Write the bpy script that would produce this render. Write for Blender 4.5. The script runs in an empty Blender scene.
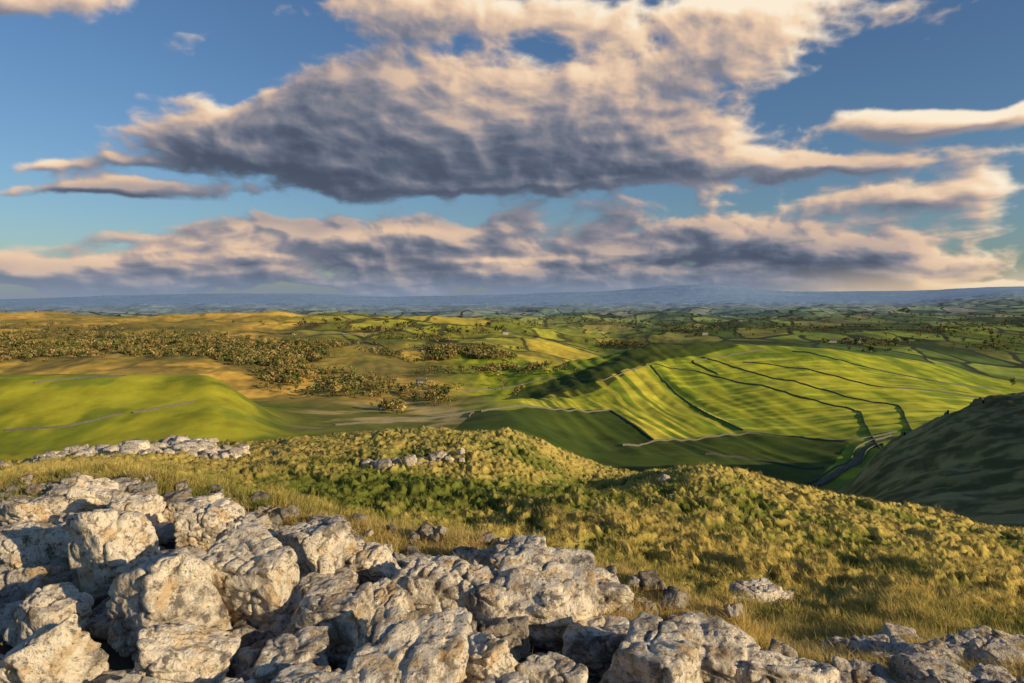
import bpy, bmesh, math, random
import numpy as np
from mathutils import Vector, Matrix
rng=np.random.default_rng(7); random.seed(7)
scene=bpy.context.scene
scene.view_settings.view_transform='Standard'
scene.view_settings.look='None'
scene.view_settings.exposure=0
F=683.0; HZ=298.0
# ------------------------------------------------------------ noise
def _h(ix,iy,iz,s):
    h=(ix.astype(np.int64)*374761393+iy.astype(np.int64)*668265263+iz*1274126177+s*974634777)&0xffffffff
    h=((h^(h>>13))*1274126177)&0xffffffff
    h=h^(h>>16)
    return h
def n2(x,y,s=0):
    x=np.asarray(x,float);y=np.asarray(y,float)
    xi=np.floor(x);yi=np.floor(y);fx=x-xi;fy=y-yi
    xi=xi.astype(np.int64);yi=yi.astype(np.int64)
    u=fx*fx*fx*(fx*(fx*6-15)+10);v=fy*fy*fy*(fy*(fy*6-15)+10)
    def g(ax,ay):
        a=(_h(xi+ax,yi+ay,0,s)&0xffff)*(2*math.pi/65536)
        return np.cos(a)*(fx-ax)+np.sin(a)*(fy-ay)
    return ((g(0,0)*(1-u)+g(1,0)*u)*(1-v)+(g(0,1)*(1-u)+g(1,1)*u)*v)*1.5
def fbm2(x,y,o=4,s=0,g=0.5):
    t=0;a=1
    for i in range(o):
        t=t+a*n2(x,y,s+i*17);x=x*2.03+5.2;y=y*2.03+1.7;a*=g
    return t
def n3(p,s=0):
    pi=np.floor(p);f=p-pi;pi=pi.astype(np.int64)
    w=f*f*(3-2*f);t=0
    for a in (0,1):
        for b in (0,1):
            for c in (0,1):
                h=(_h(pi[:,0]+a,pi[:,1]+b,pi[:,2]+c,s)&0xffff)/32768.0-1
                t=t+h*(w[:,0] if a else 1-w[:,0])*(w[:,1] if b else 1-w[:,1])*(w[:,2] if c else 1-w[:,2])
    return t
def fbm3(p,o=4,s=0,g=0.5):
    t=0;a=1
    for i in range(o):
        t=t+a*n3(p,s+i*13);p=p*2.07+3.1;a*=g
    return t
def S(a,b,x):
    t=np.clip((x-a)/(b-a),0,1);return t*t*(3-2*t)
def pchip(x,y,xq):
    x=np.asarray(x,float);y=np.asarray(y,float)
    h=np.diff(x);d=np.diff(y)/h;m=np.zeros_like(y)
    m[0]=d[0];m[-1]=d[-1]
    for i in range(1,len(x)-1):
        if d[i-1]*d[i]>0:
            w1=2*h[i]+h[i-1];w2=h[i]+2*h[i-1];m[i]=(w1+w2)/(w1/d[i-1]+w2/d[i])
    i=np.clip(np.searchsorted(x,xq)-1,0,len(x)-2);t=(xq-x[i])/h[i];t=np.clip(t,0,1)
    return (2*t**3-3*t**2+1)*y[i]+(t**3-2*t**2+t)*h[i]*m[i]+(-2*t**3+3*t**2)*y[i+1]+(t**3-t**2)*h[i]*m[i+1]
# ------------------------------------------------------------ land profiles (bearing -> distance/drop angle)
near=[(0.5,2700),(1,1500),(2,905)]
prof={
-150:near+[(3,716),(4.5,590),(6,525),(8,493),(11,492),(18,482),(30,473),(50,470),(60,480),(100,505),(200,520),(300,480),(380,452),(450,412),(520,385),(600,390),(750,400),(900,378),(1100,357),(1500,336),(2000,324),(2600,318),(3200,326),(5000,316),(9000,307),(15000,304),(25000,301),(40000,303)],
0:near+[(3,715),(4.5,588),(6,522),(8,490),(11,490),(18,480),(30,470),(50,465),(60,475),(100,500),(200,520),(300,480),(380,452),(450,408),(520,378),(600,387),(750,400),(900,377),(1100,356),(1500,335),(2000,322),(2600,316),(3200,326),(5000,316),(9000,307),(15000,303),(25000,300),(40000,302)],
100:near+[(3,710),(4.5,575),(6,510),(8,483),(11,482),(18,475),(30,463),(45,453),(60,463),(100,490),(200,515),(300,478),(380,445),(450,403),(520,373),(600,385),(750,400),(900,378),(1100,357),(1500,335),(2000,321),(2600,315),(3200,325),(5000,315),(9000,306),(15000,301),(25000,297),(40000,299)],
200:near+[(3,705),(4.5,572),(6,514),(8,492),(11,500),(18,487),(30,468),(45,449),(60,459),(100,485),(200,500),(300,470),(380,440),(450,402),(520,375),(600,393),(750,402),(900,380),(1100,358),(1500,336),(2000,321),(2600,315),(3200,325),(5000,315),(9000,305),(15000,299),(25000,294),(40000,296)],
300:near+[(3,705),(4.5,580),(6,524),(8,513),(11,522),(15,513),(20,496),(30,466),(45,441),(60,450),(100,470),(200,482),(320,455),(450,434),(520,424),(600,414),(700,407),(800,397),(1000,374),(1200,356),(1500,338),(2000,321),(2600,315),(3200,324),(5000,314),(9000,305),(15000,298),(25000,294),(40000,296)],
400:near+[(3,708),(4.5,588),(6,541),(7,530),(9,546),(12,549),(16,526),(22,490),(30,456),(42,434),(55,440),(90,456),(200,462),(350,446),(500,428),(600,418),(700,408),(850,393),(1000,379),(1200,362),(1500,342),(2000,322),(2500,317),(3200,325),(5000,314),(9000,306),(15000,301),(25000,297),(40000,299)],
500:near+[(3,715),(4.5,605),(5.5,562),(6.5,546),(9,560),(12,561),(15,546),(19,522),(24,490),(32,455),(44,433),(55,440),(90,462),(250,465),(420,440),(600,410),(800,395),(900,401),(1100,376),(1400,352),(1800,334),(2400,322),(3200,320),(4000,318),(5000,314),(9000,305),(15000,300),(25000,295),(40000,297)],
600:near+[(3,725),(4.5,628),(5.5,583),(6,572),(8,590),(11,588),(14,556),(18,520),(24,490),(30,494),(40,477),(48,467),(60,475),(100,500),(250,495),(450,462),(600,438),(750,411),(900,387),(1050,366),(1150,357),(1300,372),(1600,358),(2000,343),(2600,333),(3500,319),(5000,313),(9000,305),(15000,299),(25000,292),(40000,295)],
700:near+[(3,735),(4,672),(5,620),(5.5,605),(7,618),(9,622),(12,590),(16,545),(22,498),(30,471),(36,478),(50,495),(100,520),(300,500),(480,468),(600,446),(750,418),(900,388),(1050,359),(1180,343),(1350,362),(1700,348),(2300,334),(3500,319),(5000,313),(9000,304),(15000,297),(25000,286),(40000,290)],
800:near+[(3,742),(4,686),(4.6,656),(6,658),(8,648),(11,612),(15,570),(20,530),(26,502),(32,491),(40,500),(100,548),(300,520),(430,492),(520,469),(650,440),(800,405),(950,373),(1100,352),(1200,347),(1400,360),(1800,343),(2500,330),(3500,317),(5000,311),(9000,304),(15000,299),(25000,292),(40000,295)],
900:near+[(3,748),(4,694),(5,670),(6,655),(8,638),(11,606),(15,575),(20,545),(26,522),(31,512),(40,520),(100,550),(130,532),(200,490),(270,455),(320,438),(350,445),(450,466),(560,448),(700,422),(850,396),(1000,375),(1150,362),(1250,358),(1400,368),(1800,348),(2500,328),(3500,317),(5000,310),(9000,303),(15000,296),(25000,291),(40000,293)],
1024:near+[(3,752),(4,698),(5,670),(6,656),(8,643),(11,620),(15,590),(20,565),(26,545),(31,537),(40,546),(100,532),(150,492),(210,440),(270,405),(310,391),(350,400),(500,430),(700,420),(900,402),(1100,389),(1250,383),(1400,386),(1650,372),(2000,348),(2600,328),(3500,314),(5000,304),(7000,297),(11000,292),(25000,287),(40000,290)],
1200:near+[(3,755),(4,700),(5,672),(6,660),(8,648),(11,630),(15,605),(20,585),(26,570),(31,562),(40,565),(80,520),(120,470),(170,415),(230,380),(290,366),(350,376),(500,410),(700,415),(900,408),(1100,396),(1250,392),(1400,392),(1650,374),(2000,348),(2600,328),(3500,314),(5000,304),(7000,296),(11000,291),(25000,285),(40000,287)],
}
LD=np.linspace(math.log(0.5),math.log(40000),1400)
cols=sorted(prof)
T0=np.array([pchip(np.log([a for a,b in prof[c]]),[b-HZ for a,b in prof[c]],LD) for c in cols])
PXS=np.linspace(-150,1200,541)
TAB=np.empty((541,1400))
for j in range(1400): TAB[:,j]=pchip(cols,T0[:,j],PXS)
k=np.array([1,3,5,6,5,3,1.]);k/=k.sum()
P=np.pad(TAB,((3,3),(0,0)),mode='edge')
TAB=sum(k[i]*P[i:i+541] for i in range(7))
def look(px,d):
    a=np.clip((px+150)/1350*540,0,539.999);b=np.clip((np.log(np.maximum(d,0.5))-LD[0])/(LD[-1]-LD[0])*1399,0,1398.999)
    i=a.astype(int);j=b.astype(int);a=a-i;b=b-j
    return (TAB[i,j]*(1-a)+TAB[i+1,j]*a)*(1-b)+(TAB[i,j+1]*(1-a)+TAB[i+1,j+1]*a)*b
EDX=[-150,0,100,200,300,400,500,600,700,800,900,1024,1200]
EDD=[9,8.2,8.3,7.8,7.2,6.8,6.5,5.9,5.3,4.7,4.2,4.0,4.0]
def rockmask(px,d):
    e=np.interp(px,EDX,EDD);return 1-S(0.93,1.06,d/e)
def params(x,y):
    r=np.hypot(x,y);th=np.arctan2(x,y);tc=np.clip(th,-0.765,0.785)
    return r,th,512+F*np.tan(tc),r*np.cos(tc)
def tuss(x,y):
    wx=x+0.35*n2(x*0.9,y*0.9,3)+0.12*n2(x*3,y*3,13);wy=y+0.35*n2(x*0.9,y*0.9,4)+0.12*n2(x*3,y*3,14)
    b=np.clip(np.abs(n2(wx*1.0,wy*1.25,5))*2.0,0,1)**0.8
    c=np.clip(np.abs(n2(wx*2.3,wy*2.6,6))*2.0,0,1)**0.8
    e=n2(x*5,y*5,8);e2=n2(x*11,y*11,18)
    return b*0.56+c*0.38+e*0.16+e2*0.08
def height(x,y,full=True):
    x=np.asarray(x,float);y=np.asarray(y,float)
    r,th,px,d=params(x,y)
    z=-look(px,d)/F*d
    dl=r*math.cos(0.765);dr=r*math.cos(0.785)
    zb=0.5*(-look(np.full_like(r,-150.),dl)/F*dl-look(np.full_like(r,1200.),dr)/F*dr)
    w=S(0.8,2.8,np.abs(th));z=z*(1-w)+zb*w
    z=z-0.24*rockmask(px,d)*S(1.,2.5,d)
    m=S(9,16,d)*(1-S(70,110,d))
    z=z+m*0.4*fbm2(x/6,y/6,3,11)
    if full:
        g=S(6.0,11,d)*(1-S(75,120,d))
        z=z+g*(0.48*tuss(x,y)-0.2)
        z=z+(1-S(9,14,d))*0.05*fbm2(x*1.5,y*1.5,3,21)
    m=S(110,420,d)
    z=z+m*2.2*fbm2(x/110,y/110,4,31)
    m=S(800,850,px)*S(90,130,d)*(1-S(350,420,d))
    z=z+m*(1.6*fbm2(x/16,y/24,4,33)-0.9*np.abs(n2(x/9+y/30,y/60,34)))
    m=S(640,900,d)*(1-S(620,760,px))*(1-S(4000,7000,d))
    z=z+m*10*fbm2(x/210,y/300,5,35)
    e=S(470,560,d)*(1-S(1150,1300,d))*S(470,560,px)
    t=S(200,420,x)
    a1=n2(x/17+y/140+0.5*n2(x/90,y/160,2),y/260,41)
    a2=n2(y/20-x/120+0.5*n2(x/160,y/90,2),x/260,42)
    z=z+e*(2.2*a1*(1-t)+1.4*a2*t)
    e=S(1300,2200,d)
    z=z+e*(1-S(7000,14000,d))*(20*fbm2(x/600,y/450,4,51))*np.clip(d/3000,0.5,1.6)
    z=z+S(8000,22000,d)*55*fbm2(x/3500,y/3000,5,61)
    return z
def find(px,py):
    a=int(round((px+150)/1350*540));a=min(max(a,0),540)
    q=TAB[a]+HZ
    idx=np.where((q<=py))[0]
    j=idx[0] if len(idx) else 1399
    if j>0 and q[j-1]>q[j]: t=(q[j-1]-py)/(q[j-1]-q[j]);l=LD[j-1]+(LD[j]-LD[j-1])*t
    else: l=LD[j]
    d=math.exp(l);return ((px-512)/F*d,d)
# ------------------------------------------------------------ helpers
def mesh_np(name,V,Fc,col=None,smooth=False,mat=None,link=True):
    me=bpy.data.meshes.new(name)
    V=np.ascontiguousarray(V,dtype=np.float32);Fc=np.ascontiguousarray(Fc,dtype=np.int32)
    me.vertices.add(len(V));me.vertices.foreach_set('co',V.ravel())
    me.loops.add(Fc.size);me.loops.foreach_set('vertex_index',Fc.ravel())
    me.polygons.add(len(Fc));me.polygons.foreach_set('loop_start',np.arange(len(Fc),dtype=np.int32)*Fc.shape[1])
    me.update(calc_edges=True)
    me.polygons.foreach_set('use_smooth',np.full(len(Fc),smooth,dtype=bool))
    if col is not None:
        ca=me.color_attributes.new('Col','FLOAT_COLOR','POINT')
        c=np.ones((len(V),4),np.float32);c[:,:col.shape[1]]=col
        ca.data.foreach_set('color',c.ravel())
    me.update()
    ob=bpy.data.objects.new(name,me)
    if mat: me.materials.append(mat)
    if link: scene.collection.objects.link(ob)
    return ob
class NT:
    def __init__(s,nt): s.nt=nt;s.l=nt.links
    def n(s,t,**k):
        x=s.nt.nodes.new(t)
        for a,b in k.items(): setattr(x,a,b)
        return x
    def put(s,sock,v):
        if isinstance(v,bpy.types.NodeSocket): s.l.new(v,sock)
        elif v is not None:
            try: sock.default_value=v
            except Exception: sock.default_value=tuple(v)
    def m(s,op,a,b=None,c=None,clamp=False):
        x=s.n('ShaderNodeMath',operation=op,use_clamp=clamp)
        s.put(x.inputs[0],a);s.put(x.inputs[1],b);s.put(x.inputs[2],c);return x.outputs[0]
    def v(s,op,a,b=None,sc=None):
        x=s.n('ShaderNodeVectorMath',operation=op)
        s.put(x.inputs[0],a);s.put(x.inputs[1],b)
        if sc is not None: s.put(x.inputs['Scale'],sc)
        return x.outputs['Value'] if op in('LENGTH','DOT_PRODUCT') else x.outputs[0]
    def noise(s,vec,scale,detail=4,rough=0.5,col=False,dist=0):
        x=s.n('ShaderNodeTexNoise');s.put(x.inputs['Vector'],vec);x.inputs['Scale'].default_value=scale
        x.inputs['Detail'].default_value=detail;x.inputs['Roughness'].default_value=rough;x.inputs['Distortion'].default_value=dist
        return x.outputs['Color'] if col else x.outputs[0]
    def mix(s,f,a,b,mode='MIX'):
        x=s.n('ShaderNodeMix',data_type='RGBA',blend_type=mode);x.clamp_factor=True
        s.put(x.inputs[0],f);s.put(x.inputs[6],a);s.put(x.inputs[7],b);return x.outputs[2]
    def ramp(s,v,lo,hi,a=0.,b=1.):
        x=s.n('ShaderNodeMapRange',interpolation_type='SMOOTHSTEP')
        s.put(x.inputs[0],v);x.inputs[1].default_value=lo;x.inputs[2].default_value=hi;x.inputs[3].default_value=a;x.inputs[4].default_value=b
        return x.outputs[0]
def C(r,g,b): return (r,g,b,1)
def newmat(name):
    m=bpy.data.materials.new(name);m.use_nodes=True;nt=m.node_tree;b=nt.nodes['Principled BSDF']
    b.inputs['Specular IOR Level'].default_value=0.12;b.inputs['Roughness'].default_value=0.95
    return m,NT(nt),b
# ------------------------------------------------------------ materials
M_land,N,B=newmat('land');geo=N.n('ShaderNodeNewGeometry');pos=geo.outputs['Position']
at=N.n('ShaderNodeAttribute',attribute_name='Col')
col=at.outputs['Color'];fm=at.outputs['Alpha']
nf=N.noise(pos,3.0,5,0.65);nm=N.noise(pos,0.035,6,0.68);nl=N.noise(pos,0.006,4,0.6)
var=N.m('ADD',N.m('MULTIPLY',N.m('SUBTRACT',nf,0.5),0.9),N.m('ADD',N.m('MULTIPLY',N.m('SUBTRACT',nm,0.5),1.6),N.m('ADD',N.m('MULTIPLY',N.m('SUBTRACT',nl,0.5),0.8),1.0)))
sc=N.v('SCALE',col,sc=var)
wp=N.v('ADD',pos,N.v('SCALE',N.v('SUBTRACT',N.noise(pos,0.006,2,0.5,col=True),(0.5,0.5,0.5)),sc=90.0))
wp=N.v('MULTIPLY',wp,(1,0.6,0))
vo=N.n('ShaderNodeTexVoronoi',feature='F1');N.put(vo.inputs['Vector'],wp);vo.inputs['Scale'].default_value=0.0058
ve=N.n('ShaderNodeTexVoronoi',feature='DISTANCE_TO_EDGE');N.put(ve.inputs['Vector'],wp);ve.inputs['Scale'].default_value=0.0058
sep=N.n('ShaderNodeSeparateColor');N.put(sep.inputs[0],vo.outputs['Color'])
fc=N.mix(N.ramp(sep.outputs[0],0.2,0.8),C(0.5,0.66,0.65),C(1.3,1.4,0.95))
fc=N.mix(N.ramp(sep.outputs[1],0.78,0.86),fc,C(1.5,1.25,1.2))
f1=N.mix(1.0,sc,fc,'MULTIPLY')
edge=N.ramp(ve.outputs['Distance'],0.02,0.05)
f1=N.mix(edge,C(0.04,0.05,0.03),f1)
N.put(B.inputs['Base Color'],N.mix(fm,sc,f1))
bp=N.n('ShaderNodeBump');bp.inputs['Strength'].default_value=0.6;bp.inputs['Distance'].default_value=0.06
N.put(bp.inputs['Height'],nf);N.put(B.inputs['Normal'],bp.outputs[0])
# rock
M_rock,N,B=newmat('limestone');tc=N.n('ShaderNodeNewGeometry');pos=tc.outputs['Position']
at=N.n('ShaderNodeAttribute',attribute_name='Col')
a=N.noise(pos,2.6,7,0.68);b=N.noise(pos,13,7,0.72);c=N.noise(pos,48,4,0.7)
c1=N.mix(N.ramp(a,0.37,0.51),C(0.38,0.325,0.275),C(0.96,0.83,0.66))
c1=N.mix(N.ramp(b,0.52,0.61,0,0.85),c1,C(0.18,0.155,0.14))
c1=N.mix(N.ramp(b,0.38,0.47,0.75,0),c1,C(1.0,0.93,0.80))
c1=N.mix(N.m('MULTIPLY',N.ramp(N.noise(pos,6,5,0.6),0.53,0.64),0.6),c1,C(0.66,0.42,0.17))
c1=N.mix(N.ramp(c,0.585,0.675,0,0.85),c1,C(0.05,0.045,0.04))
c1=N.mix(1.0,c1,at.outputs['Color'],'MULTIPLY')
N.put(B.inputs['Base Color'],c1)
vp=N.n('ShaderNodeTexVoronoi',feature='F1');N.put(vp.inputs['Vector'],N.v('ADD',pos,N.v('SCALE',N.noise(pos,8,2,0.5,col=True),sc=0.1)));vp.inputs['Scale'].default_value=19
hh=N.m('ADD',N.m('MULTIPLY',b,1.4),N.m('ADD',N.m('MULTIPLY',c,0.5),N.m('MULTIPLY',N.ramp(vp.outputs['Distance'],0.0,0.4),0.4)))
bp=N.n('ShaderNodeBump');bp.inputs['Strength'].default_value=1.0;bp.inputs['Distance'].default_value=0.042
N.put(bp.inputs['Height'],hh);N.put(B.inputs['Normal'],bp.outputs[0])
def vegmat(name,tr=0.35):
    m,N,B=newmat(name);at=N.n('ShaderNodeAttribute',attribute_name='Col')
    N.put(B.inputs['Base Color'],at.outputs['Color'])
    t=N.n('ShaderNodeBsdfTranslucent');N.put(t.inputs['Color'],at.outputs['Color'])
    mx=N.n('ShaderNodeMixShader');mx.inputs[0].default_value=tr
    out=[x for x in m.node_tree.nodes if x.type=='OUTPUT_MATERIAL'][0]
    N.l.new(B.outputs[0],mx.inputs[1]);N.l.new(t.outputs[0],mx.inputs[2]);N.l.new(mx.outputs[0],out.inputs[0])
    return m
M_grass=vegmat('grass_blades');M_leaf=vegmat('leaves',0.3)
M_wall,N,B=newmat('dry_stone');geo=N.n('ShaderNodeNewGeometry')
N.put(B.inputs['Base Color'],N.mix(N.noise(geo.outputs['Position'],0.9,4,0.7),C(0.05,0.05,0.045),C(0.26,0.24,0.20)))
M_road,N,B=newmat('lane_asphalt');geo=N.n('ShaderNodeNewGeometry')
N.put(B.inputs['Base Color'],N.mix(N.noise(geo.outputs['Position'],0.5,4,0.7),C(0.10,0.085,0.065),C(0.20,0.17,0.13)))
def flat(name,c):
    m,N,B=newmat(name);geo=N.n('ShaderNodeNewGeometry')
    N.put(B.inputs['Base Color'],N.mix(N.noise(geo.outputs['Position'],1.5,5,0.7),C(*[k*0.7 for k in c]),C(*[min(1,k*1.2) for k in c])));return m
M_house=flat('house_stone',(0.42,0.39,0.33));M_roof=flat('slate_roof',(0.10,0.10,0.11));M_dark=flat('window_glass',(0.03,0.03,0.04))
# ------------------------------------------------------------ terrain mesh
rr=np.concatenate([np.geomspace(0.7,9,130,endpoint=False),np.geomspace(9,75,620,endpoint=False),np.geomspace(75,420,170,endpoint=False),np.geomspace(420,1400,300,endpoint=False),np.geomspace(1400,40000,260)])
lim=math.radians(38.8)
an=np.concatenate([np.linspace(-lim,lim,900),np.linspace(lim,2*math.pi-lim,132)[1:-1]])
R,A=np.meshgrid(rr,an,indexing='ij');X=R*np.sin(A);Y=R*np.cos(A)
nr,na=R.shape
x=X.ravel();y=Y.ravel();z=height(x,y)
r,th,px,d=params(x,y)
py=HZ+look(px,d)
def L3(c): return np.array(c)[None,:]
def tile(c): return np.tile(L3(c),(len(x),1))
def mixc(c,m,k):
    m=np.clip(m,0,1)[:,None];return c*(1-m)+(L3(k) if not isinstance(k,np.ndarray) else k)*m
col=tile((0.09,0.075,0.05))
nA=fbm2(x/9,y/9,3,71);nB=fbm2(x/60,y/60,4,72);nC=fbm2(x/260,y/260,4,73)
tu=tuss(x,y)
tcol=mixc(tile((0.022,0.038,0.009)),S(0.15,0.5,tu+0.15*nA),(0.19,0.215,0.036))  # shade between tussocks painted into the creases as near-black green
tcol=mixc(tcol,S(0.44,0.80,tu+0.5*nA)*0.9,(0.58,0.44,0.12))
straw=S(0.0,0.5,nA+0.5*n2(x,y,77))
scol=mixc(tile((0.26,0.23,0.05)),straw*0.6+0.4,(0.64,0.46,0.15))
g=S(-0.05,0.25,1-rockmask(px,d)+0.2*n2(x*2,y*2,78)-0.3)
col=mixc(col,g,scol)
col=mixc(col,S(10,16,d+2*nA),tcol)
past=mixc(tile((0.12,0.17,0.02)),S(-.4,.5,nB),(0.20,0.22,0.03))
col=mixc(col,S(80,130,d),past)
fieldm=np.zeros(len(x))
m=(1-S(300,380,px))*S(300,340,d)*(1-S(600,680,d))
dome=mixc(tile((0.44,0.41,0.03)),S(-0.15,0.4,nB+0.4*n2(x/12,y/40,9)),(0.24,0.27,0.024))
dome=mixc(dome,S(230,290,px)*0.6,(0.10,0.14,0.02))  # shaded right flank of the dome, painted as darker green
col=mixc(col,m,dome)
m=S(270,330,px)*(1-S(520,640,px-(d-700)*0.1))*S(430,520,d)*(1-S(1050,1250,d))
vf=mixc(tile((0.19,0.19,0.035)),S(-.25,.35,nB+0.6*nC),(0.58,0.43,0.16))
col=mixc(col,m,vf)
m=(1-S(560,680,px-(d-1500)*0.02))*S(640,820,d)*(1-S(3000,4200,d))
moor=mixc(tile((0.42,0.28,0.06)),S(-.3,.5,nC),(0.80,0.48,0.09))
moor=mixc(moor,S(-.05,0.35,nB-0.5*nC)*0.75,(0.26,0.23,0.045))
moor=mixc(moor,S(240,420,px)*S(1200,1500,d)*0.8,(0.38,0.37,0.045))
wood=S(324,332,py)*(1-S(372,392,py))*(1-S(500,560,px))*S(-.35,.1,fbm2(x/110,y/130,4,91))
moor=mixc(moor,wood*0.8,(0.17,0.145,0.045))
col=mixc(col,m*S(-300,100,d-(900-px*0.6)),moor)
fieldm=np.maximum(fieldm,S(230,330,px)*(1-S(600,700,px))*S(1250,1500,d)*0.8)
m=S(440,520,px+0.05*(d-600))*S(430,480,d)*(1-S(1280,1400,d))
eh=mixc(tile((0.20,0.27,0.022)),S(-.2,.3,n2(x/30,y/200,8)),(0.40,0.42,0.03))
col=mixc(col,m,eh)
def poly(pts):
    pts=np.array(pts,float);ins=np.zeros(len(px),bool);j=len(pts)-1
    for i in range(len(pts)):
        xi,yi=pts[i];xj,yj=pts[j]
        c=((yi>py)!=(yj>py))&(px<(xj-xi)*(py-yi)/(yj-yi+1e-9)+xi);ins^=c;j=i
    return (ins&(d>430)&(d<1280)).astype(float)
col=mixc(col,poly([(474,409),(612,407),(655,440),(745,434),(850,443),(810,492),(440,475),(452,434)])*0.9,(0.045,0.078,0.012))  # darker lower pasture, with the valley shade painted into its colour
col=mixc(col,poly([(500,400),(560,378),(640,350),(700,338),(740,345),(690,358),(650,368),(608,385),(560,395)])*0.88,(0.045,0.068,0.014))  # shadow on the hill's upper left flank, painted into the grass colour
st=S(-.15,.25,n2((x-0.14*(950-y))/9+0.6*n2(x/60,y/90,6),y/260,5))
col=mixc(col,poly([(500,407),(650,368),(680,395),(745,432),(655,440),(612,407)])*0.9*st,(0.68,0.58,0.06))  # sunlit streaks over the undulations, painted as yellow stripes
st=S(-.1,.3,n2(y/11-x/60+0.5*n2(x/90,y/60,6),x/300,5))
col=mixc(col,poly([(650,368),(760,352),(860,367),(1000,392),(985,410),(850,440),(745,432)])*0.7*st,(0.60,0.55,0.05))  # sunlit right-hand fields, light streaks painted into the colour
m=S(560,660,px-(d-1500)*0.01)*S(1270,1330,d)
col=mixc(col,m,mixc(tile((0.085,0.105,0.028)),S(-.3,.4,nC),(0.21,0.24,0.055)))
fieldm=np.maximum(fieldm,m)
fieldm=np.maximum(fieldm,S(3000,3800,d));fieldm*=(1-S(4500,7500,d))
m=S(790,860,px)*S(70,100,d)*(1-S(380,430,d))
col=mixc(col,m,mixc(tile((0.13,0.12,0.035)),S(-.3,.4,fbm2(x/9,y/9,5,79)),(0.36,0.28,0.10)))
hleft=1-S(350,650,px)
col=mixc(col,S(2000,5500,d)*(0.75+0.22*hleft),(0.25,0.31,0.36))  # aerial haze painted into the land colour, stronger on the left
col=mixc(col,S(5000,11000,d),(0.25,0.38,0.55))  # blue of far haze, also painted into the land colour
idx=np.arange(nr*na).reshape(nr,na)
q=np.stack([idx[:-1],np.roll(idx[:-1],-1,1),np.roll(idx[1:],-1,1),idx[1:]],-1).reshape(-1,4)
q=q[:,::-1]
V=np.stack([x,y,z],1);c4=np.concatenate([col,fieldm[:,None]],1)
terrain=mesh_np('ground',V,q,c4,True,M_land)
print('terrain',len(V))
# ------------------------------------------------------------ rocks
ICO={}
for sd in (3,4,5,6):
    bm=bmesh.new();bmesh.ops.create_icosphere(bm,subdivisions=sd,radius=1)
    ICO[sd]=(np.array([v.co[:] for v in bm.verts]),np.array([[v.index for v in f.verts] for f in bm.faces]));bm.free()
def rock(sd,size,seed,yaw,tilt,loc):
    g=np.random.default_rng(seed);D,Fc=ICO[sd]
    ns=np.array([[1,0,0],[-1,0,0],[0,1,0],[0,-1,0],[0,0,1],[0,0,-1.]])+g.normal(0,0.14,(6,3))
    ds=g.uniform(0.78,0.95,6)
    ex=g.normal(0,1,(5,3));ex[:,2]=np.abs(ex[:,2])*0.7;ns=np.vstack([ns,ex]);ds=np.concatenate([ds,g.uniform(0.95,1.25,5)])
    ns/=np.linalg.norm(ns,axis=1)[:,None]
    q=np.clip(D@ns.T/ds,0,None);p=30;rad=1/((q**p).sum(1))**(1/p)
    v=D*rad[:,None]
    off=g.uniform(0,90,3)
    big=fbm3(v*1.2+off,3,5,0.5)
    rid=1-np.abs(n3(v*2.0+off*2,7))*2.2; rid=np.clip(rid,0,1)**6
    v=v*(1+0.09*big-0.12*rid)[:,None]
    s=np.array(size);v=v*s
    if sd>=5:
        pp=v/0.12+off
        nn=fbm3(pp,4,9,0.6);cr=np.clip(1-np.abs(n3(v*np.array([1,1,1.8])/0.17+off*3,19))*3.5,0,1)**2
        v=v+D*(nn*0.013-cr*0.024)[:,None]
    M=np.array(Matrix.Rotation(yaw,3,'Z')@Matrix.Rotation(tilt[0],3,'X')@Matrix.Rotation(tilt[1],3,'Y'))
    return v@M.T+np.array(loc),Fc
def join(lst):
    Vs=[];Fs=[];Cs=[];o=0
    for v,f,c in lst:
        Vs.append(v);Fs.append(f+o);Cs.append(np.tile(np.array(c)[None],(len(v),1)));o+=len(v)
    return np.vstack(Vs),np.vstack(Fs),np.vstack(Cs)
hero=[(105,540,78,74),(152,590,112,84),(247,575,106,78),(205,517,56,46),(318,540,68,54),(365,548,58,40),(332,602,90,66),(384,590,58,46),(432,572,90,50),
(545,592,124,66),(487,585,62,50),(655,655,96,72),(398,655,124,70),(290,640,80,44),(172,640,96,42),(32,655,96,72),(40,600,70,50),(520,548,60,34),(595,578,60,38),
(725,645,100,40),(560,655,70,50),(480,640,70,50),(128,500,52,36),(88,488,46,34),(188,498,48,34),(20,500,66,34),(10,540,60,40),(60,525,50,34),(250,525,52,36),
(300,682,90,50),(500,685,80,50),(225,670,60,40),(120,680,70,40),(600,628,70,40),(445,617,64,38),(690,615,56,28),(800,668,90,30)]
used=[]
k=0
for (a,b_,w,h) in hero:
    wx,wy=find(a,min(b_+h*0.30,715));
    W=w/F*wy*0.51;H_=h/F*wy*0.60
    wy+=W*0.4
    zz=float(height(np.array([wx]),np.array([wy]))[0])
    v,f=rock(6,(W,W*random.uniform(0.7,0.95),max(H_,W*0.6)),100+k,random.uniform(-0.6,0.4),(random.uniform(-.05,.22),random.uniform(-.2,.2)),(0,0,0))
    t=random.uniform(0.95,1.1)
    ob=mesh_np('limestone_boulder',v,f,np.tile(np.array([[t,t,t*0.98]]),(len(v),1)),True,M_rock)
    ob.location=(wx,wy,zz+H_*0.95);used.append((wx,wy,W));k+=1
U=np.array(used)
lst=[]
cand=[]
for xa in np.arange(-9.5,6,0.36):
    for ya in np.arange(1.6,10,0.36):
        cand.append((xa+random.uniform(-.14,.14),ya+random.uniform(-.14,.14)))
cand=np.array(cand);_,_,cp,cd=params(cand[:,0],cand[:,1]);cz=height(cand[:,0],cand[:,1]);ce_=np.interp(cp,EDX,EDD)
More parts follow.
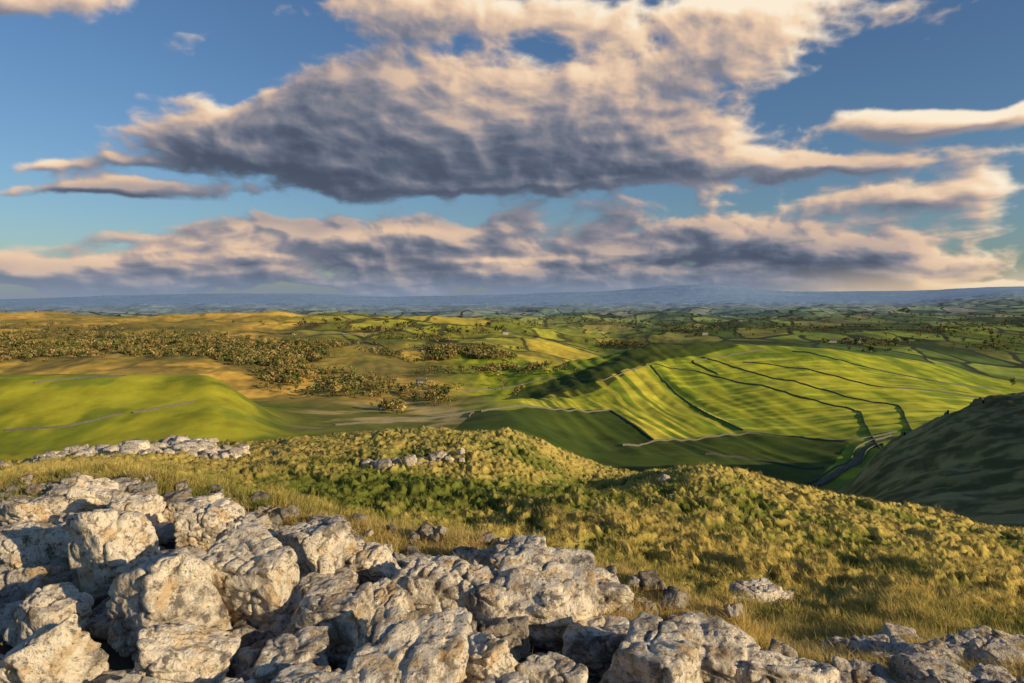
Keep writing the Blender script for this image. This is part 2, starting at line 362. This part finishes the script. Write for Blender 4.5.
for i in range(len(cand)):
    xx,yy=cand[i]
    if cd[i]>ce_[i]*0.98 or cp[i]<-140: continue
    if (np.hypot(U[:,0]-xx,U[:,1]-yy)/U[:,2]).min()<0.98: continue
    s=random.choice([random.uniform(0.10,0.17),random.uniform(0.15,0.25)])
    v,f=rock(5,(s,s*random.uniform(.6,.9),s*random.uniform(.5,.85)),1000+k,random.uniform(-.7,.7),(random.uniform(-.3,.3),random.uniform(-.3,.3)),(xx,yy,cz[i]+s*0.12))
    t=random.uniform(0.4,0.9);lst.append((v,f,(t,t,t)));k+=1
cand=np.stack([rng.uniform(-9,6,1600),rng.uniform(1.6,9.5,1600)],1);_,_,cp,cd=params(cand[:,0],cand[:,1]);cz=height(cand[:,0],cand[:,1]);ce_=np.interp(cp,EDX,EDD)
for i in range(1600):
    if cd[i]>ce_[i]*1.06: continue
    xx,yy=cand[i];s=random.uniform(0.04,0.11)
    v,f=rock(4,(s,s*random.uniform(.6,.95),s*random.uniform(.5,.8)),5000+i,random.uniform(0,6),(random.uniform(-.5,.5),random.uniform(-.5,.5)),(xx,yy,cz[i]+s*0.4+random.uniform(0,.04)))
    t=random.uniform(0.3,0.75);lst.append((v,f,(t,t,t)))
Vr,Fr,Cr=join(lst);mesh_np('limestone_pavement',Vr,Fr,Cr,True,M_rock)
print('pavement',len(Vr))
lst=[]
spec=[(762,600,48,22),(738,608,24,10),(786,606,22,9),(850,648,40,16),(890,655,60,20),(930,662,70,22),(975,655,60,20),(1010,662,60,22),(870,672,70,22),(950,680,80,24),(1005,684,60,20),(905,640,40,12),(985,640,40,10),(830,676,50,20),(1020,645,40,12),(780,650,40,16)]
for i,(a,b_,w,h) in enumerate(spec):
    wx,wy=find(a,b_+h*0.4);W=w/F*wy*0.55;H_=h/F*wy*0.7
    zz=float(height(np.array([wx]),np.array([wy+W*.4]))[0])
    v,f=rock(6 if w>40 else 5,(W,W*.6,max(H_,W*.3)),8000+i,random.uniform(-.5,.5),(random.uniform(-.1,.2),random.uniform(-.2,.2)),(wx,wy+W*.4,zz+H_*0.5))
    t=1.0 if i<3 else .75
    lst.append((v,f,(t,t,t)))
Vr,Fr,Cr=join(lst);mesh_np('limestone_outcrop',Vr,Fr,Cr,True,M_rock)
lst=[]
def scree(pts,n,spread,smin,smax,seed0):
    for i in range(n):
        t=random.random()*(len(pts)-1);j=int(t);t-=j
        a=pts[j][0]*(1-t)+pts[j+1][0]*t+random.gauss(0,6);b_=pts[j][1]*(1-t)+pts[j+1][1]*t+random.gauss(0,spread)
        wx,wy=find(a,b_)
        if wy>62: continue
        s=random.uniform(smin,smax);zz=float(height(np.array([wx]),np.array([wy]))[0])
        v,f=rock(3,(s,s*.8,s*random.uniform(.4,.8)),seed0+i,random.uniform(0,6),(random.uniform(-.5,.5),random.uniform(-.5,.5)),(wx,wy,zz+s*0.3))
        t=random.uniform(.5,1.0);lst.append((v,f,(t,t,t)))
scree([(45,462),(110,457),(160,453),(205,453),(235,455)],420,3,0.12,0.45,9000)
scree([(130,455),(165,451),(205,451)],130,2.5,0.3,0.7,9900)
scree([(365,465),(390,466),(415,463)],18,2,0.12,0.33,11000)
scree([(425,461),(462,462)],12,1,0.1,0.3,11500)
scree([(600,480),(650,476),(668,482)],18,3,0.1,0.24,12000)
scree([(0,470),(60,462)],24,3,0.15,0.4,12500)
Vr,Fr,Cr=join(lst);mesh_np('limestone_scree',Vr,Fr,Cr,True,M_rock)
# ------------------------------------------------------------ grass
def blades(name,cx,cy,n,L,Wd,spread,c0,c1,segs=1,lean=0.5,wind=(-0.15,0.05)):
    cz=height(cx,cy);N_=len(cx)*n
    rep=lambda a:np.repeat(a,n)
    ln=rep(L)*rng.uniform(.5,1.1,N_)
    ph=rng.uniform(0,2*math.pi,N_);rd=rep(spread)*np.sqrt(rng.uniform(0,1,N_))
    bx=rep(cx)+rd*np.cos(ph);by=rep(cy)+rd*np.sin(ph);bz=rep(cz)-0.03
    le=lean*rng.uniform(.2,1,N_);a2=ph+rng.normal(0,.6,N_)
    dx=np.cos(a2)*le+wind[0];dy=np.sin(a2)*le+wind[1]
    w=Wd*rng.uniform(.6,1.3,N_);pa=rng.uniform(0,math.pi,N_);wx=np.cos(pa)*w;wy=np.sin(pa)*w
    t=np.sqrt(1+dx*dx+dy*dy)
    tip=np.stack([bx+dx/t*ln,by+dy/t*ln,bz+ln/t],1)
    b0=np.stack([bx-wx,by-wy,bz],1);b1=np.stack([bx+wx,by+wy,bz],1)
    j=rng.uniform(.75,1.25,N_)[:,None];C0=np.repeat(c0,n,0)*j;C1=np.repeat(c1,n,0)*j
    if segs==1:
        V=np.stack([b0,b1,tip],1).reshape(-1,3);Cc=np.stack([C0,C0,C1],1).reshape(-1,3)
        Fc=np.arange(N_*3).reshape(-1,3)
    else:
        mid=np.stack([bx+dx/t*ln*.38,by+dy/t*ln*.38,bz+ln/t*.62],1);tip=tip+np.stack([dx*ln*.35,dy*ln*.35,-0.18*ln*np.hypot(dx,dy)],1)
        o=np.stack([wx,wy,0*wx],1)*.75
        V=np.stack([b0,b1,mid-o,mid+o,tip],1).reshape(-1,3);Cc=np.stack([C0,C0,(C0+C1)/2,(C0+C1)/2,C1],1).reshape(-1,3)
        bs=(np.arange(N_)*5)[:,None]
        Fc=np.concatenate([bs+np.array([[0,1,3]]),bs+np.array([[0,3,2]]),bs+np.array([[2,3,4]])])
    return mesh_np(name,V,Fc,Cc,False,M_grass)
n=120000
pp=rng.uniform(-40,1070,n);dd=np.exp(rng.uniform(math.log(7.5),math.log(52),n));cx=(pp-512)/F*dd;cy=dd
t_=tuss(cx,cy);keep=t_>rng.uniform(0.34,0.68,n);cx=cx[keep];cy=cy[keep];t_=t_[keep]
nA=fbm2(cx/9,cy/9,3,71)
g1=np.array([[0.20,0.225,0.045]]);g2=np.array([[0.76,0.58,0.18]])
ws=np.clip(S(0.0,0.9,t_*0.8+nA*0.7+rng.normal(0,.25,len(cx))-0.06),0,1)[:,None]
c1=g1*(1-ws)+g2*ws
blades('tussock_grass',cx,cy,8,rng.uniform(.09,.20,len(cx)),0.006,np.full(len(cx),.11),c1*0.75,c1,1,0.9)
def straw_tufts(pts,name,n,L):
    cx=np.array([p[0] for p in pts]);cy=np.array([p[1] for p in pts]);m=len(cx)
    s=rng.uniform(0,1,(m,1));c1=np.array([[0.88,0.65,0.28]])*s+np.array([[0.64,0.50,0.13]])*(1-s)
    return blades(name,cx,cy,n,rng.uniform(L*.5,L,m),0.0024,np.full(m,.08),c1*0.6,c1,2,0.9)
pts=[]
for i in range(5600):
    p=random.uniform(-60,1080);e=float(np.interp(p,EDX,EDD));dd_=e*random.uniform(0.95,1.0)+abs(random.gauss(0,1.6 if p<600 else 2.6))
    if dd_>13: continue
    pts.append(((p-512)/F*dd_,dd_))
straw_tufts(pts,'straw_grass',26,0.17)
pts=[]
for (a,b_,sp,nn) in [(262,518,16,60),(350,524,18,50),(100,676,22,30),(545,645,12,20),(70,545,8,8),(205,560,8,6),(300,575,8,6),(620,600,14,25),(470,545,14,14),(20,486,20,40),(720,615,25,60),(640,590,16,40),(800,630,40,70),(850,625,30,50),(750,640,20,30)]:
    for i in range(nn):
        wx,wy=find(a+random.gauss(0,sp),b_+10+random.gauss(0,5));pts.append((wx,wy))
straw_tufts(pts,'grass_tuft',44,0.28)
# ------------------------------------------------------------ distant trees
def trees(name,P,hmin,hmax,nq,pal):
    P=np.array(P);m=len(P);zz=height(P[:,0],P[:,1]);h=rng.uniform(hmin,hmax,m);nb=5
    base=np.stack([P[:,0],P[:,1],zz],1)
    cen=base[:,None]+np.stack([rng.normal(0,.24,(m,nb)),rng.normal(0,.24,(m,nb)),rng.uniform(.3,.78,(m,nb))],2)*h[:,None,None]
    kk=rng.integers(0,nb,(m,nq));u=rng.normal(0,1,(m,nq,3));u/=np.linalg.norm(u,axis=2)[...,None]
    c=np.take_along_axis(cen,kk[...,None].repeat(3,2),1)+u*h[:,None,None]*.22*rng.uniform(.4,1,(m,nq,1))
    c[...,2]=np.maximum(c[...,2],(zz+.12*h)[:,None])
    s=(h*0.10*math.sqrt(60/nq))[:,None,None]
    a=rng.normal(0,1,(m,nq,3));a/=np.linalg.norm(a,axis=2)[...,None];b=np.cross(a,rng.normal(0,1,(m,nq,3)));b/=np.linalg.norm(b,axis=2)[...,None]
    V=np.stack([c-a*s,c-b*s*.7,c+a*s,c+b*s*.7],2).reshape(-1,3)
    cc=np.array(pal)[rng.integers(0,len(pal),m)]*rng.uniform(.7,1.3,(m,1))
    Cc=np.repeat((cc[:,None]*rng.uniform(.6,1.4,(m,nq,1))).reshape(-1,3),4,0)
    w=.03;tk=np.array([[-w,0,-.1],[w,0,-.1],[w*.5,0,.5],[-w*.5,0,.5],[0,-w,-.1],[0,w,-.1],[0,w*.5,.5],[0,-w*.5,.5]])
    TV=(base[:,None]+tk[None]*h[:,None,None]).reshape(-1,3)
    V=np.vstack([V,TV]);Cc=np.vstack([Cc,np.tile(np.array([[.06,.045,.03]]),(len(TV),1))])
    return mesh_np(name,V,np.arange(len(V)).reshape(-1,4),Cc,False,M_leaf)
P=[]
for (a,b_,sx,sy,nn) in [(60,343,90,9,1500),(20,350,40,8,560),(130,352,50,7,600),(265,356,46,6,1500),(330,350,30,5,360),(480,357,34,4,900),(440,355,40,4,460),(380,330,25,3,200),(400,394,60,5,160),(370,412,30,3,140),(330,383,40,6,300),(300,374,30,4,340),(500,372,50,4,200),(200,344,60,5,640),(440,402,14,3,30),(420,338,30,2,120)]:
    for i in range(nn):
        a2=random.gauss(a,sx*.6);b2=random.gauss(b_,sy*.6)
        if b2<324 or a2<-100: continue
        P.append(find(a2,b2))
P=np.array([p for p in P if p[1]>620])
cl=fbm2(P[:,0]/110,P[:,1]/130,4,91);P=P[cl>rng.uniform(-.32,.08,len(P))]
trees('scrub_woodland',P,6,15,40,[(0.38,0.27,0.10),(0.27,0.22,0.08),(0.44,0.34,0.12),(0.20,0.21,0.06),(0.12,0.15,0.045)])
P=[]
for (a,b_,sx,sy,nn) in [(622,343,18,3,110),(700,332,40,3,90),(950,332,40,4,110),(880,342,40,3,70),(800,330,60,4,130),(1000,345,30,5,60),(560,322,60,3,80),(760,320,80,4,90),(900,318,100,4,110),(640,325,60,4,120),(1000,322,40,4,60),(850,352,40,1,20),(460,330,60,3,60),(330,325,60,3,30)]:
    for i in range(nn):
        a2=random.gauss(a,sx*.7);b2=random.gauss(b_,sy*.7)
        if b2<308: continue
        P.append(find(a2,b2))
P=[p for p in P if p[1]>1300]
trees('distant_trees',P,8,17,24,[(0.07,0.09,0.03),(0.12,0.11,0.04),(0.20,0.15,0.06)])
trees('ash_tree',[find(1012,386)],16,18,260,[(0.08,0.07,0.03)])
# ------------------------------------------------------------ dry stone walls
def ribbon(pts,step):
    W=[];w=[find(*p) for p in pts]
    for i in range(len(w)-1):
        a=np.array(w[i]);b=np.array(w[i+1]);n=max(2,int(np.linalg.norm(b-a)/step))
        for j in range(n): W.append(a+(b-a)*j/n)
    W.append(np.array(w[-1]));W=np.array(W);k=5
    if len(W)>12:
        Pd=np.pad(W,((k,k),(0,0)),mode='edge');W=np.array([Pd[i:i+2*k+1].mean(0) for i in range(len(W))])
    return W
def wall(pts,h=1.9,wd=1.1,step=3):
    W=ribbon(pts,step);n=len(W);T=np.gradient(W,axis=0);T/=np.linalg.norm(T,axis=1)[:,None]+1e-9
    Nn=np.stack([-T[:,1],T[:,0]],1);zz=height(W[:,0],W[:,1])
    hh=h*(1+rng.normal(0,.09,n));V=[]
    for (o,zf) in [(-1,0),(-.6,1),(.6,1),(1,0)]:
        p=W+Nn*o*wd/2;V.append(np.stack([p[:,0],p[:,1],zz+np.where(zf,hh,-1.0)],1))
    V=np.stack(V,1).reshape(-1,3);Fc=[]
    for i in range(n-1):
        for j in range(3): Fc.append((i*4+j,i*4+j+1,i*4+j+5,i*4+j+4))
    return mesh_np('dry_stone_wall',V,np.array(Fc),None,False,M_wall)
for w in [
 [(650,369),(668,384),(690,402),(715,419),(745,432)],[(610,407),(630,425),(655,440)],[(620,446),(655,440),(745,433),(800,438),(850,443),(900,433)],
 [(478,411),(540,408),(612,407)],[(652,369),(700,372),(760,385),(800,398),(860,411),(950,418)],[(700,357),(780,379),(850,398),(900,405),(985,405)],
 [(790,351),(860,367),(940,383),(1000,392)],[(720,375),(690,363),(745,352),(768,350)],[(560,378),(600,383),(650,369)],
 [(700,455),(760,462),(830,470)],[(474,409),(468,417)],[(740,362),(800,368),(880,388),(980,398)],
 [(330,424),(420,420),(478,411)],[(455,392),(520,388),(560,378)],[(340,334),(370,345),(392,352)],[(255,330),(300,334),(340,334),(420,330)],[(420,330),(440,342),(520,348)],
 [(520,330),(560,342),(600,350)],[(300,345),(350,350),(392,352),(440,350)]]: wall(w,1.5,0.9)
for w in [[(0,430),(60,425),(128,414)],[(30,384),(80,376),(130,375)],[(128,414),(180,405),(200,402)]]: wall(w,1.1,0.8,2)
pts=[(812,486),(835,475),(856,462),(862,450),(878,443),(900,437)]
W=ribbon(pts,3);n=len(W);T=np.gradient(W,axis=0);T/=np.linalg.norm(T,axis=1)[:,None]+1e-9;Nn=np.stack([-T[:,1],T[:,0]],1)
A1=W-Nn*2.2;B1=W+Nn*2.2;V=np.stack([np.column_stack([A1,height(A1[:,0],A1[:,1])+.35]),np.column_stack([B1,height(B1[:,0],B1[:,1])+.35])],1).reshape(-1,3)
mesh_np('country_lane',V,np.array([(2*i,2*i+1,2*i+3,2*i+2) for i in range(n-1)]),None,True,M_road)
wall([(a+5,b+1) for a,b in pts],1.5,.8);wall([(a-6,b-1) for a,b in pts],1.5,.8)
# ------------------------------------------------------------ farmhouses
def box(name,sx,sy,sz,loc,mat,parent):
    bm=bmesh.new();bmesh.ops.create_cube(bm,size=1);bmesh.ops.scale(bm,vec=(sx,sy,sz),verts=bm.verts)
    me=bpy.data.meshes.new(name);bm.to_mesh(me);bm.free();me.materials.append(mat)
    o=bpy.data.objects.new(name,me);scene.collection.objects.link(o);o.parent=parent;o.location=loc;return o
def farmhouse(a,b_,L=16,W=8,H=6,rot=0.3):
    wx,wy=find(a,b_);zz=float(height(np.array([wx]),np.array([wy]))[0])
    e=bpy.data.objects.new('stone_farmhouse',None);scene.collection.objects.link(e);e.location=(wx,wy,zz);e.rotation_euler[2]=rot
    box('walls',L,W,H+2,(0,0,H/2-1),M_house,e)
    rv=[(-L/2-.4,-W/2-.5,H),(L/2+.4,-W/2-.5,H),(L/2+.4,W/2+.5,H),(-L/2-.4,W/2+.5,H),(-L/2-.4,0,H+3.4),(L/2+.4,0,H+3.4)]
    me=bpy.data.meshes.new('roof');me.from_pydata(rv,[],[(0,1,5,4),(2,3,4,5),(0,4,3),(1,2,5),(3,2,1,0)]);me.materials.append(M_roof)
    o=bpy.data.objects.new('roof',me);scene.collection.objects.link(o);o.parent=e
    for i in (-1,0,1):
        box('window',1.2,.1,1.4,(i*L*.3,-W/2-.03,H*.75),M_dark,e)
        if i: box('window',1.2,.1,1.4,(i*L*.3,-W/2-.03,H*.3),M_dark,e)
    box('door',1.2,.12,2.2,(0,-W/2-.03,1.1),M_dark,e);box('chimney',1,1,2,(L*.42,0,H+3.6),M_house,e)
for a,b_,L in [(832,341,22),(846,340,16),(858,341,18),(705,335,18),(422,388,14),(600,333,18),(940,325,20),(740,322,20),(505,333,16)]: farmhouse(a,b_,L,8,6,random.uniform(-.4,.4))
# ------------------------------------------------------------ light
EL=math.radians(16.5);AZ=math.radians(121)
Ld=Vector((math.sin(AZ)*math.cos(EL),math.cos(AZ)*math.cos(EL),math.sin(EL)))
sl=bpy.data.lights.new('sun','SUN');sl.energy=5;sl.angle=math.radians(0.5);sl.color=(1.0,0.79,0.48)
so=bpy.data.objects.new('sun',sl);scene.collection.objects.link(so);so.rotation_euler=Ld.to_track_quat('Z','Y').to_euler()
wd=bpy.data.worlds.new('World');scene.world=wd;wd.use_nodes=True;N=NT(wd.node_tree);bg=wd.node_tree.nodes['Background']
sky=N.n('ShaderNodeTexSky',sky_type='NISHITA',sun_disc=False);sky.sun_elevation=EL;sky.sun_rotation=AZ;sky.air_density=1.2;sky.dust_density=0.6;sky.ozone_density=2.0
N.put(bg.inputs[0],N.mix(1.0,sky.outputs[0],C(0.60,0.79,1.06),'MULTIPLY'));bg.inputs[1].default_value=0.092
# ------------------------------------------------------------ clouds: a far curved bank of cloud, shaded by marching toward the sun
STEP=math.radians(0.078)
AZs=np.arange(-math.radians(50),math.radians(50),STEP);ELs=np.arange(math.radians(-0.6),math.radians(37),STEP)
EE,AA=np.meshgrid(ELs,AZs,indexing='ij');shp=EE.shape
ce=np.cos(EE);dx=np.sin(AA)*ce;dy=np.cos(AA)*ce;dz=np.sin(EE)
pa=512+F*np.tan(AA);pb=HZ-F*np.tan(EE)/np.cos(AA)
zz=np.maximum(dz,0)
qx=dx/(zz+0.26);qy=dy/(zz+0.26)
fx=qx.ravel();fy=qy.ravel()
w1=fbm2(fx*1.3+3,fy*1.3,4,201,.5).reshape(shp);w2=fbm2(fx*1.3,fy*1.3+9,4,202,.5).reshape(shp)
f=fbm2(fx*1.4+.15*w1.ravel(),fy*1.4+.15*w2.ravel(),9,203,.53).reshape(shp)
bx=(AA*F/58+0.35*w1).ravel();by=(EE*F/34+0.35*w2).ravel();bil=0;am=1.;sc_=1.
for i in range(6):
    bil=bil+am*(0.30-np.abs(n2(bx*sc_+i*3.1,by*sc_+i*7.7,210+i)));sc_*=2.1;am*=.5
bil=bil.reshape(shp)
wa=pa+38*w1;wb=pb+18*w2
def G(lst,a=wa,b=wb):
    t=np.zeros(shp)
    for (ca,cb,ra,rb,rot,w) in lst:
        c_=math.cos(math.radians(rot));s_=math.sin(math.radians(rot))
        u=((a-ca)*c_-(b-cb)*s_)/ra;v=((a-ca)*s_+(b-cb)*c_)/rb
        t+=w*np.exp(-0.8*(u*u+v*v))
    return t
Mk=G([(295,120,165,46,6,1.0),(440,140,200,44,-6,.85),(590,95,190,50,4,.9),(640,155,115,34,-10,.82),(470,15,180,24,0,.64),(760,40,110,34,6,.8),(690,10,150,20,0,.5),
 (935,112,105,12,7,.85),(1010,95,50,10,8,.4),(860,232,210,26,0,.95),(960,198,110,13,0,.55),(740,262,260,25,0,.9),(380,252,200,27,0,.92),(250,236,100,18,0,.45),(80,264,160,20,0,.8),(60,194,120,9,-3,.9),(150,185,90,8,-5,.4),
 (500,184,180,12,0,.6),(820,164,90,8,3,.7),(35,8,70,14,0,.5),(800,286,400,14,0,.9),(200,286,400,12,0,.85),(140,160,60,9,-8,.4),(40,160,60,6,0,.4),(200,38,75,10,10,.32),(90,236,110,9,0,.35),
 (610,207,110,6,0,-.22),(840,182,130,6,0,-.15),(200,212,110,7,0,-.12),(395,72,60,10,8,-.18)])
D=np.minimum(Mk,1.12)-0.41+0.56*f+0.31*bil
def blur(a,n):
    for ax in (0,1):
        k_=np.cumsum(np.pad(a,[(n+1,n) if i==ax else (0,0) for i in (0,1)],mode='edge'),axis=ax)
        a=(np.take(k_,range(2*n+1,k_.shape[ax]),ax)-np.take(k_,range(0,k_.shape[ax]-2*n-1),ax))/(2*n+1)
    return a
def sh(a,r,c):
    r=int(round(r));c=int(round(c));o=np.empty_like(a)
    o[:a.shape[0]-r,:a.shape[1]-c]=a[r:,c:]
    if r: o[a.shape[0]-r:]=o[a.shape[0]-r-1]
    if c: o[:,a.shape[1]-c:]=o[:,a.shape[1]-c-1][:,None]
    return o
dens=np.clip(blur(D,1),0,1.0)
tau=np.zeros(shp);pv=0
for s_ in [3,6,10,15,22,30,40,54,72,95,120]:
    tau+=sh(dens,s_*0.6,s_*0.8)*(s_-pv);pv=s_
T=np.exp(-tau*0.036)
rel=(D-sh(D,2,3))*0.7+(blur(D,2)-sh(blur(D,2),6,8))*0.75+(blur(D,6)-sh(blur(D,6),12,16))*0.25
tone=G([(620,70,230,52,6,.30),(780,30,100,40,0,.22),(800,194,240,11,0,.24),(240,250,66,10,0,.46),(400,236,90,10,0,.26),(500,260,80,9,0,.24),(460,25,150,20,0,.14),(310,140,180,44,0,-.12),(810,257,260,22,0,-.14),(120,240,90,12,0,-.10),(600,178,130,12,0,-.14),(955,106,90,14,0,.2),(980,275,80,10,0,.38),(330,272,180,6,0,.1),(110,182,60,7,0,.2)])  # hand-placed lit and shaded patches painted onto the clouds
thin=1-S(0,.5,D)
lit=0.20+0.60*T+np.clip(rel,-.24,.32)+tone+0.10*thin
kx=[-0.1,0.1,0.28,0.45,0.62,0.8,1.0,1.2]
kc=np.array([(.07,.09,.135),(.10,.125,.18),(.16,.18,.235),(.26,.25,.29),(.46,.37,.34),(.72,.52,.38),(.90,.68,.47),(.97,.84,.66)])
cc=np.stack([np.interp(lit,kx,kc[:,i]) for i in range(3)],-1)
alpha=S(-0.02,0.34,D)
hzc=np.array([.25,.31,.42])*(1-S(.30,.55,AA))[...,None]+np.array([.80,.60,.38])*S(.30,.55,AA)[...,None]
hm=(1-S(-0.002,0.05,EE))*0.8
a2=np.maximum(alpha,hm)
cc=cc*(1-hm[...,None])+hzc*hm[...,None]
fade=(1-S(math.radians(43),math.radians(49),np.abs(AA)))*(1-S(math.radians(31),math.radians(36),EE))
a2=a2*fade
RC=60000.
V=np.stack([dx*RC,dy*RC,dz*RC],-1).reshape(-1,3)
c4=np.concatenate([cc.reshape(-1,3),a2.reshape(-1,1)],1)
ne,naz=shp;idx=np.arange(ne*naz).reshape(ne,naz)
q=np.stack([idx[:-1,:-1],idx[:-1,1:],idx[1:,1:],idx[1:,:-1]],-1).reshape(-1,4)
keep=a2.ravel()[q].max(1)>0.003;q=q[keep]
mc=bpy.data.materials.new('cloud');mc.use_nodes=True;nt=mc.node_tree;nt.nodes.clear();N=NT(nt)
at=N.n('ShaderNodeAttribute',attribute_name='Col');em=N.n('ShaderNodeEmission');tr=N.n('ShaderNodeBsdfTransparent');mx=N.n('ShaderNodeMixShader');ou=N.n('ShaderNodeOutputMaterial')
N.put(em.inputs[0],at.outputs['Color']);N.put(mx.inputs[0],at.outputs['Alpha']);N.l.new(tr.outputs[0],mx.inputs[1]);N.l.new(em.outputs[0],mx.inputs[2]);N.l.new(mx.outputs[0],ou.inputs[0])
try: mc.cycles.emission_sampling='NONE'
except Exception as e: print(e)
mesh_np('clouds',V,q,c4,True,mc)
# ------------------------------------------------------------ camera
cam=bpy.data.cameras.new('camera');co=bpy.data.objects.new('camera',cam);scene.collection.objects.link(co)
cam.sensor_width=36;cam.lens=36*F/1024;cam.shift_y=-(341.5-HZ)/1024;cam.clip_start=0.05;cam.clip_end=120000
co.location=(0,0,0);co.rotation_euler=(math.radians(90),0,0);scene.camera=co
